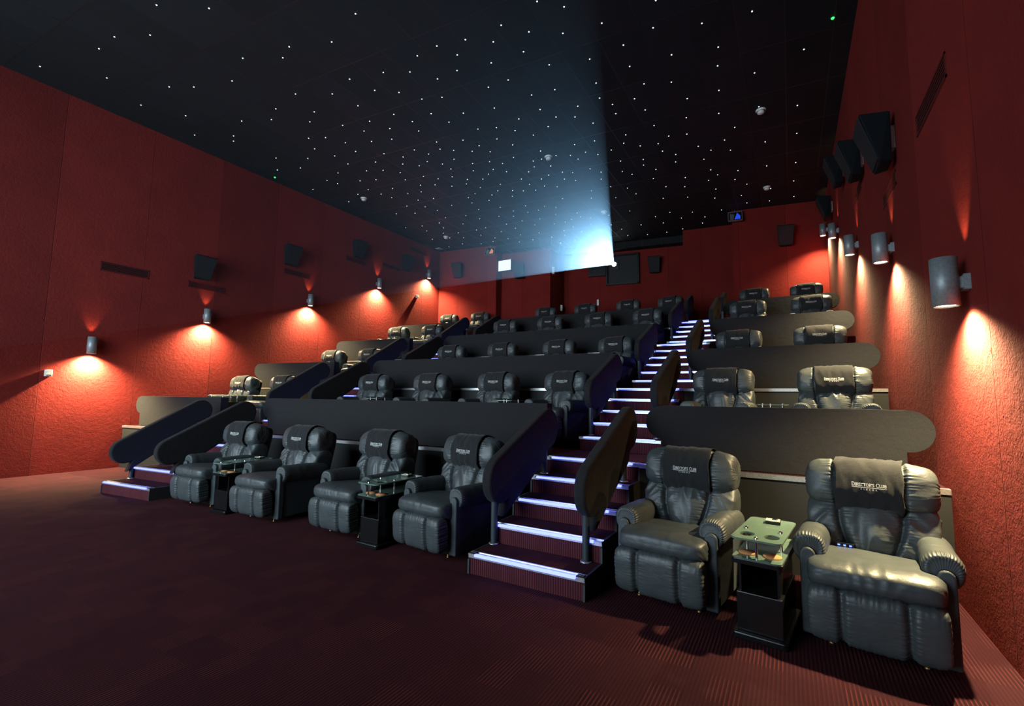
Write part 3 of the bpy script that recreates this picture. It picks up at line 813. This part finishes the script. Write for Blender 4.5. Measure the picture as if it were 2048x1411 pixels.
# ------------------------------------------------------------------ air grilles
def vent(wall, y0, y1, z0, z1, label):
    x = XL if wall == 'l' else XR; s = 1 if wall == 'l' else -1
    T = thing('air_grille', label, 'grille', (x, (y0+y1)/2, (z0+z1)/2), group='dark red air grilles')
    hy, hz = (y1-y0)/2, (z1-z0)/2; X = lambda a, b: tuple(sorted((s*a, s*b)))
    f = MB()
    for a in ((-hy, hy, hz-.018, hz), (-hy, hy, -hz, -hz+.018), (-hy, -hy+.022, -hz, hz), (hy-.022, hy, -hz, hz)):
        f.box(*X(0, .008), *a)
    f.build('frame', M_VENT, T)
    n = 5
    sl = MB()
    for k in range(n):
        zz = -hz+.018+(2*hz-.036)*(k+.5)/n
        sl.box(*X(.002, .006), -hy+.02, hy-.02, zz-.008, zz+.004)
    sl.build('slats', M_VENT, T)
    MB().box(*X(0, .002), -hy+.02, hy-.02, -hz+.01, hz-.01).build('dark_backing', M_BLK, T)
for i, q in enumerate(((3.92, 4.80, 4.20, 4.40), (5.62, 6.49, 4.20, 4.36), (8.09, 8.95, 5.13, 5.30), (10.26, 11.11, 6.10, 6.26), (11.87, 12.76, 6.30, 6.45), (13.26, 14.22, 7.30, 7.45))):
    vent('l', *q, f'dark red air grille on the left wall, {["first", "second", "third", "fourth", "fifth", "last"][i]} from the front')
for i, q in enumerate(((4.53, 5.50, 4.07, 4.27), (6.52, 7.37, 4.05, 4.21), (9.15, 10.0, 5.06, 5.25))):
    vent('r', *q, f'dark red air grille on the right wall, {["nearest the front", "below the first loudspeaker", "farthest back"][i]}')

# ------------------------------------------------------------------ small things on the walls and ceiling
def small_box(loc, dx, dy, dz, label, cat='sensor', name='wall_sensor'):
    T = thing(name, label, cat, loc)
    MB().box(-dx, dx, -dy, dy, -dz, dz).build('housing', M_WHITE, T, bevel=.008)
    MB().box(-dx*1.02, dx*1.02, -dy*.7, dy*.7, -dz*.8, -dz*.55).build('dark_slot', M_SHELL, T)
small_box((XL+.05, 3.27, 1.97), .05, .05, .065, 'small white box on the left wall below the first lamp')
small_box((XL+.05, 13.72, 5.53), .05, .05, .06, 'small white box on the left wall between the last two lamps')
small_box((-7.85, 16.32, 6.61), .05, .05, .14, 'tall white box on the back wall left of the projector')
small_box((-7.85, 17.1, 5.25), .04, .05, .12, 'small white fitting low on the back wall, left of two')
small_box((-6.49, 17.62, 5.44), .04, .05, .12, 'small white fitting low on the back wall, right of two')
def smoke(x, y, label):
    T = thing('smoke_detector', label, 'detector', (x, y, ZC), group='ceiling smoke detectors')
    MB().lathe([(.10, 0), (.10, -.02), (.085, -.035)], n=24).build('mounting_base', M_WHITE, T)
    MB().lathe([(.07, -.036), (.068, -.07), (.045, -.085), (.001, -.088)], n=24).build('sensor_head', M_WHITE, T)
for x, y, lb in ((-5.07, 10.22, 'near the middle of the ceiling'), (-.32, 10.68, 'at the right, front one'), (-.37, 14.8, 'at the right, near the back wall'), (-11.17, 9.68, 'at the left, front one'),
                 (-11.13, 13.67, 'at the left, near the back wall'), (-5.04, 14.26, 'above the projector beam, near the back')):
    smoke(x, y, f'round white smoke detector on the starry ceiling, {lb}')
T = thing('ceiling_plate', 'flat square pale plate on the ceiling in the left back corner', 'plate', (-12.30, 14.68, ZC))
MB().box(-.11, .11, -.11, .11, -.012, 0).build('plate', M_WHITE, T); MB().box(-.07, .07, -.07, .07, -.018, -.012).build('inner_grid', M_ALU, T)
def panel(x, y, z, rz, mat, label):
    T = thing('hanging_sign', label, 'sign', (x, y, z), rz)
    T.rotation_euler = (math.radians(-18), 0, rz)
    w, h = .21, .17; f = MB()
    for a in ((-w, w, h-.02, h), (-w, w, -h, -h+.02), (-w, -w+.02, -h, h), (w-.02, w, -h, h)): f.box(a[0], a[1], -.03, .03, a[2], a[3])
    f.build('frame', M_ALU, T)
    MB().box(-w+.02, w-.02, -.012, .012, -h+.02, h-.02).build('backing', M_BLK, T)
    MB().add([(-.02, -.016, -.12), (.15, -.016, -.12), (.15, -.016, .0), (.06, -.016, .12)], [(0, 1, 2, 3)]).build('lit_area', mat, T)
    MB().add([(-.15, -.016, -.12), (-.05, -.016, -.12), (-.02, -.016, .06), (-.15, -.016, .11)], [(0, 1, 2, 3)]).build('pale_area', M_ALU, T)
    MB().cyl((0, 0, h), (0, 0, h+.10), .008).build('hanger', M_ALU, T)
panel(-10.15, 15.25, 7.43, math.radians(8), M_MIRO, 'small framed orange lit sign under the ceiling at the left of the back wall')
panel(-1.32, 16.05, 7.46, math.radians(8), M_MIRB, 'small framed blue lit sign under the ceiling at the right of the back wall')
# lit box mounted on the corner of the back wall
T = thing('light_box', 'bright white rectangular light box on the back wall corner left of the projector', 'light box', (-9.93, 15.58, 6.855))
fr = MB()
for a in ((0, .61, .205, .225), (0, .61, -.225, -.205), (0, .02, -.225, .225), (.59, .61, -.225, .225)): fr.box(a[0], a[1], -.05, 0, a[2], a[3])
fr.build('frame', M_BLK, T); MB().box(0, .61, 0, .02, -.225, .225).build('back_plate', M_BLK, T)
MB().box(.015, .595, -.054, -.03, -.21, .21).build('lit_glass', M_WIN, T)
# projector and its opening
T = thing('projection_port', 'dark recessed projection window box in the back wall around the projector', 'projection window', (-5.53, 17.815, 6.70), math.radians(8.8))
f = MB()
for a in ((-.65, .63, .56, .62), (-.65, .63, -.60, -.54), (-.65, -.59, -.60, .62), (.57, .63, -.60, .62)): f.box(a[0], a[1], -.12, -.005, a[2], a[3])
f.build('frame', M_BLK, T)
MB().box(-.59, .57, -.02, -.005, -.54, .56).build('dark_backing', M_FASCIA, T)
MB().box(-1.36, -.66, -.12, -.005, -.20, .42).build('side_port', M_BLK, T, bevel=.01)
P = thing('projector', 'bright shining projector in the back wall', 'projector', (APEX[0], APEX[1]+.075, APEX[2]))
MB().box(-.17, .17, -.0, .025, -.20, .16).build('projector_body', M_SHELL, P, bevel=.01)
MB().cyl((0, -.07, 0), (0, .0, 0), .085, caps=False).build('lens_barrel', M_BLK, P)
MB().cyl((0, -.05, 0), (0, -.045, 0), .083, n=28).build('glowing_lens', M_LENS, P)

# ------------------------------------------------------------------ fibre optic stars
ST = "-3.15,5.92 -2.83,6.22 -1.56,6.81 -3.88,6.04 -2.43,6.82 -3.55,6.39 -3.07,6.70 -5.79,4.68 -1.73,7.33 -4.58,6.00 -4.19,6.28 -1.02,7.63 -3.85,6.74 -5.10,5.87 -0.30,7.77 -2.27,7.46 -4.92,6.22 -2.90,7.49 -4.50,6.69 -5.56,5.88 -3.60,7.26 -6.63,4.89 -1.60,8.11 -5.17,6.54 -2.33,8.03 -0.86,8.32 -7.74,3.44 -4.47,7.24 -5.97,6.13 -5.64,6.54 -7.38,4.59 -3.03,8.16 -6.42,5.89 -4.92,7.23 -3.81,7.94 -0.93,8.81 -8.40,2.99 -2.23,8.64 -4.29,7.86 -1.76,8.85 -7.73,4.70 0.42,9.11 -7.13,5.70 -3.13,8.63 -5.92,7.02 -6.58,6.47 -6.96,6.18 -6.32,6.86 -2.52,9.00 -0.36,9.35 -3.62,8.66 -5.18,7.85 -8.38,4.34 -4.36,8.37 -2.97,8.96 -1.00,9.56 -5.86,7.67 -1.59,9.52 -4.18,8.78 -7.80,5.83 -3.82,8.98 -4.92,8.44 -9.22,3.23 -3.01,9.30 -2.43,9.48 -6.48,7.34 -7.65,6.36 -7.21,6.96 -6.34,7.78 -3.56,9.39 -8.46,5.46 -4.49,9.02 -5.53,8.48 -7.04,7.36 -5.93,8.32 -5.22,8.79 -9.81,2.94 -9.19,4.59 -1.73,10.19 -4.94,9.16 -1.10,10.37 -2.41,10.15 -7.87,6.88 -7.17,7.71 -0.35,10.53 -8.65,6.04 -5.77,8.88 -7.68,7.31 -3.07,10.20 -6.51,8.53 -3.79,10.09 -10.40,2.92 -9.28,5.56 -5.58,9.29 -8.53,6.69 0.34,10.87 -4.27,10.01 -8.28,7.09 -7.11,8.28 -6.31,8.92 -10.05,4.31 -2.22,10.74 -9.06,6.23 -3.22,10.53 -1.84,10.86 -7.97,7.66 -5.12,9.87 -0.86,11.10 -6.23,9.29 -6.61,9.05 -2.91,10.84 -6.99,8.79 -2.51,10.95 -7.25,8.58 -10.48,4.06 -4.17,10.47 -3.58,10.68 -8.47,7.49 -9.74,5.75 -4.88,10.26 -4.56,10.43 -7.83,8.29 -3.94,10.72 -5.86,9.81 -5.28,10.24 -7.65,8.62 -9.30,6.83 -4.46,10.69 -9.07,7.22 -1.12,11.55 -5.51,10.22 -2.50,11.35 -1.70,11.54 -7.25,9.14 -6.52,9.70 -10.38,5.45 -11.25,3.32 -9.68,6.65 -6.27,9.94 -8.63,8.05 -6.96,9.56 -8.32,8.41 -3.55,11.32 -2.25,11.67 -5.23,10.67 -3.02,11.52 -5.63,10.50 -9.17,7.62 -7.94,8.90 -1.46,11.88 -7.67,9.19 0.34,12.05 -6.66,10.09 -0.30,12.10 -4.38,11.32 -1.05,12.11 -8.27,8.96 -5.89,10.67 -6.41,10.37 -7.64,9.51 -9.97,7.03 -8.59,8.68 -3.09,11.81 -7.17,9.89 -11.27,4.72 -11.96,2.55 -5.10,11.13 -2.33,12.05 -4.87,11.29 -9.14,8.25 -9.82,7.51 -11.69,4.05 -6.92,10.25 -4.19,11.64 -1.68,12.26 -5.50,11.10 -3.68,11.88 -11.16,5.70 -2.87,12.21 -6.27,10.94 -5.78,11.21 -7.89,9.89 -5.22,11.53 -3.50,12.17 -9.86,7.96 -7.22,10.42 -9.30,8.67 -8.99,9.00 -7.61,10.22 -4.98,11.76 -8.58,9.48 -4.33,12.03 -10.54,7.25 -11.40,5.83 -8.31,9.79 -9.72,8.47 -6.23,11.34 -6.96,10.93 -7.80,10.43 -1.61,12.93 -11.94,5.22 -5.90,11.64 -3.06,12.70 -9.16,9.38 -5.60,11.86 -11.25,6.83 -7.59,10.83 -8.26,10.35 -8.63,10.04 -2.28,13.06 -4.25,12.61 -6.25,11.76 -10.51,8.17 -6.86,11.45 -9.02,9.85 -9.89,8.97 -6.59,11.62 -0.99,13.33 -7.25,11.25 -1.49,13.32 -0.32,13.41 -11.17,7.48 -4.83,12.59 -3.86,12.93 0.33,13.57 -10.35,8.80 -7.96,11.09 -1.75,13.55 -2.87,13.38 -7.56,11.41 -7.07,11.79 -9.89,9.61 -9.30,10.20 -2.40,13.64 -11.83,7.24 -1.11,13.84 -11.16,8.32 -5.80,12.67 -3.75,13.43 -8.30,11.22 -5.02,13.07 -11.06,8.60 -9.74,10.10 -7.85,11.69 -4.36,13.40 -10.59,9.32 -9.28,10.74 -10.48,9.73 -1.65,14.23 -8.43,11.59 -0.85,14.32 -9.79,10.61 -7.06,12.60 -10.38,10.07 -3.12,14.14 -6.55,12.93 -11.11,9.39 -7.83,12.31 -6.27,13.19 -9.11,11.43 -2.46,14.41 0.29,14.72 -12.03,8.50 -6.86,13.11 -8.54,12.12 -7.61,12.77 -9.94,11.11 -0.28,14.95 -7.25,13.10 -1.76,14.87 -10.42,10.78 -1.05,15.06 -5.85,13.93 -9.78,11.53 -6.53,13.72 -4.29,14.60 -11.80,9.63 -7.84,13.17 -8.27,12.93 -9.22,12.34 -5.00,14.62 -5.88,14.29 -10.59,11.35 -7.16,13.79 -5.61,14.54 -8.96,12.79 -6.23,14.35 -3.18,15.34 -9.94,12.15 -7.78,13.66 -11.17,11.08 -0.95,15.72 -2.54,15.67 -6.52,14.47 0.30,15.88 -0.34,15.88 -3.68,15.48 -1.70,15.93 -6.93,14.45 -8.42,13.66 -7.57,14.20 -9.76,12.91 -5.83,15.11 -10.44,12.43 -2.95,16.02 -5.21,15.49 -6.46,15.03 -8.34,14.16 -2.25,16.29 -9.26,13.60 -4.30,15.99 -3.58,16.18 -11.17,12.36 -10.62,12.89 -6.90,15.22 -9.69,13.64 -5.71,15.79 -8.97,14.20 -6.38,15.60 -5.03,16.09 -7.81,14.99 -11.82,12.21 -2.41,16.84 -10.45,13.55 -8.52,14.85 -11.35,12.82 -7.08,15.69 -9.86,14.17 -10.98,13.32 -3.11,17.09 -7.60,15.63 -9.55,14.67 -9.15,14.98 -3.68,17.16 -5.03,16.83 -10.60,14.08 -4.36,17.08 -8.36,15.54 -5.68,16.75 -11.08,13.84 -6.40,16.55 -6.97,16.37 -8.95,15.52 -9.84,14.99 -11.78,13.64 -7.59,16.41 -8.36,16.16 -10.41,14.99 -11.07,14.64 -9.03,16.25 -7.78,16.94 -11.78,14.68 -9.72,16.25 -7.00,18.01 -7.74,17.71"
pts = [tuple(map(float, q.split(','))) for q in ST.split()]
sm = None
def star_bm(mb, x, y, r=.0125): return mb.lathe([(r, 0), (r*.8, -r*.55), (r*.35, -r*.9), (.0005, -r)], (x, y, 0), 8)
sproto = star_bm(MB(), 0, 0).build('ceiling_star', M_STAR)
tag(sproto, 'tiny white fibre optic star in the black ceiling', 'star light', 'fibre optic ceiling stars')
for i, (x, y) in enumerate(pts[:298]):
    o = sproto if i == 0 else sproto.copy()
    if i: COL.objects.link(o)
    o.location = (x, y, ZC)
rest = MB()
for x, y in pts[298:]: star_bm(rest, x, y, .0135)
o = rest.build('ceiling_stars', M_STAR); o.location = (0, 0, ZC); o['kind'] = 'stuff'
tag(o, 'farthest tiny white stars of the ceiling near the back wall', 'star lights')
for x, y, lb in ((.80, 8.55, 'right'), (-12.30, 7.47, 'left')):
    o = star_bm(MB(), 0, 0, .026).build('green_indicator', M_STARG); o.location = (x, y, ZC)
    tag(o, f'tiny green indicator light on the ceiling beside the {lb} wall', 'indicator light')

# ------------------------------------------------------------------ haze in the projector's beam
hz = MT('theatre_haze'); hz.nt.nodes.remove(hz.b)
vs_ = hz.n('ShaderNodeVolumeScatter'); vs_.inputs['Color'].default_value = (.80, .92, 1, 1); vs_.inputs['Density'].default_value = .008; vs_.inputs['Anisotropy'].default_value = .84
gy = hz.n('ShaderNodeSeparateXYZ'); hz.L(hz.obj(), gy.inputs[0])
q_ = hz.mth('POWER', hz.mth('DIVIDE', hz.mth('SUBTRACT', gy.outputs[1], 3.0), 15.0, clamp=True), 1.9)
hz.L(hz.mth('MULTIPLY_ADD', q_, .0100, .0015), vs_.inputs['Density'])
hz.L(vs_.outputs[0], hz.nt.nodes['Material Output'].inputs['Volume'])
e = .35
def cut(s, ex):
    a = Vector(APEX); r = []
    for x, z in ((SCX0, SCZ0), (SCX1, SCZ0), (SCX1, SCZ1), (SCX0, SCZ1)):
        r.append(a+(Vector((x, SCY, z))-a)*s)
    return r
h0, h1 = cut(.004, 0), cut(.996, 0)
H = MB().add([tuple(q) for q in h0+h1], [(0, 1, 2, 3), (7, 6, 5, 4), (0, 4, 5, 1), (1, 5, 6, 2), (2, 6, 7, 3), (3, 7, 4, 0)]).build('beam_haze', hz.m)
H['kind'] = 'stuff'; tag(H, 'blue hazy air lit by the projector beam crossing the room', 'haze')
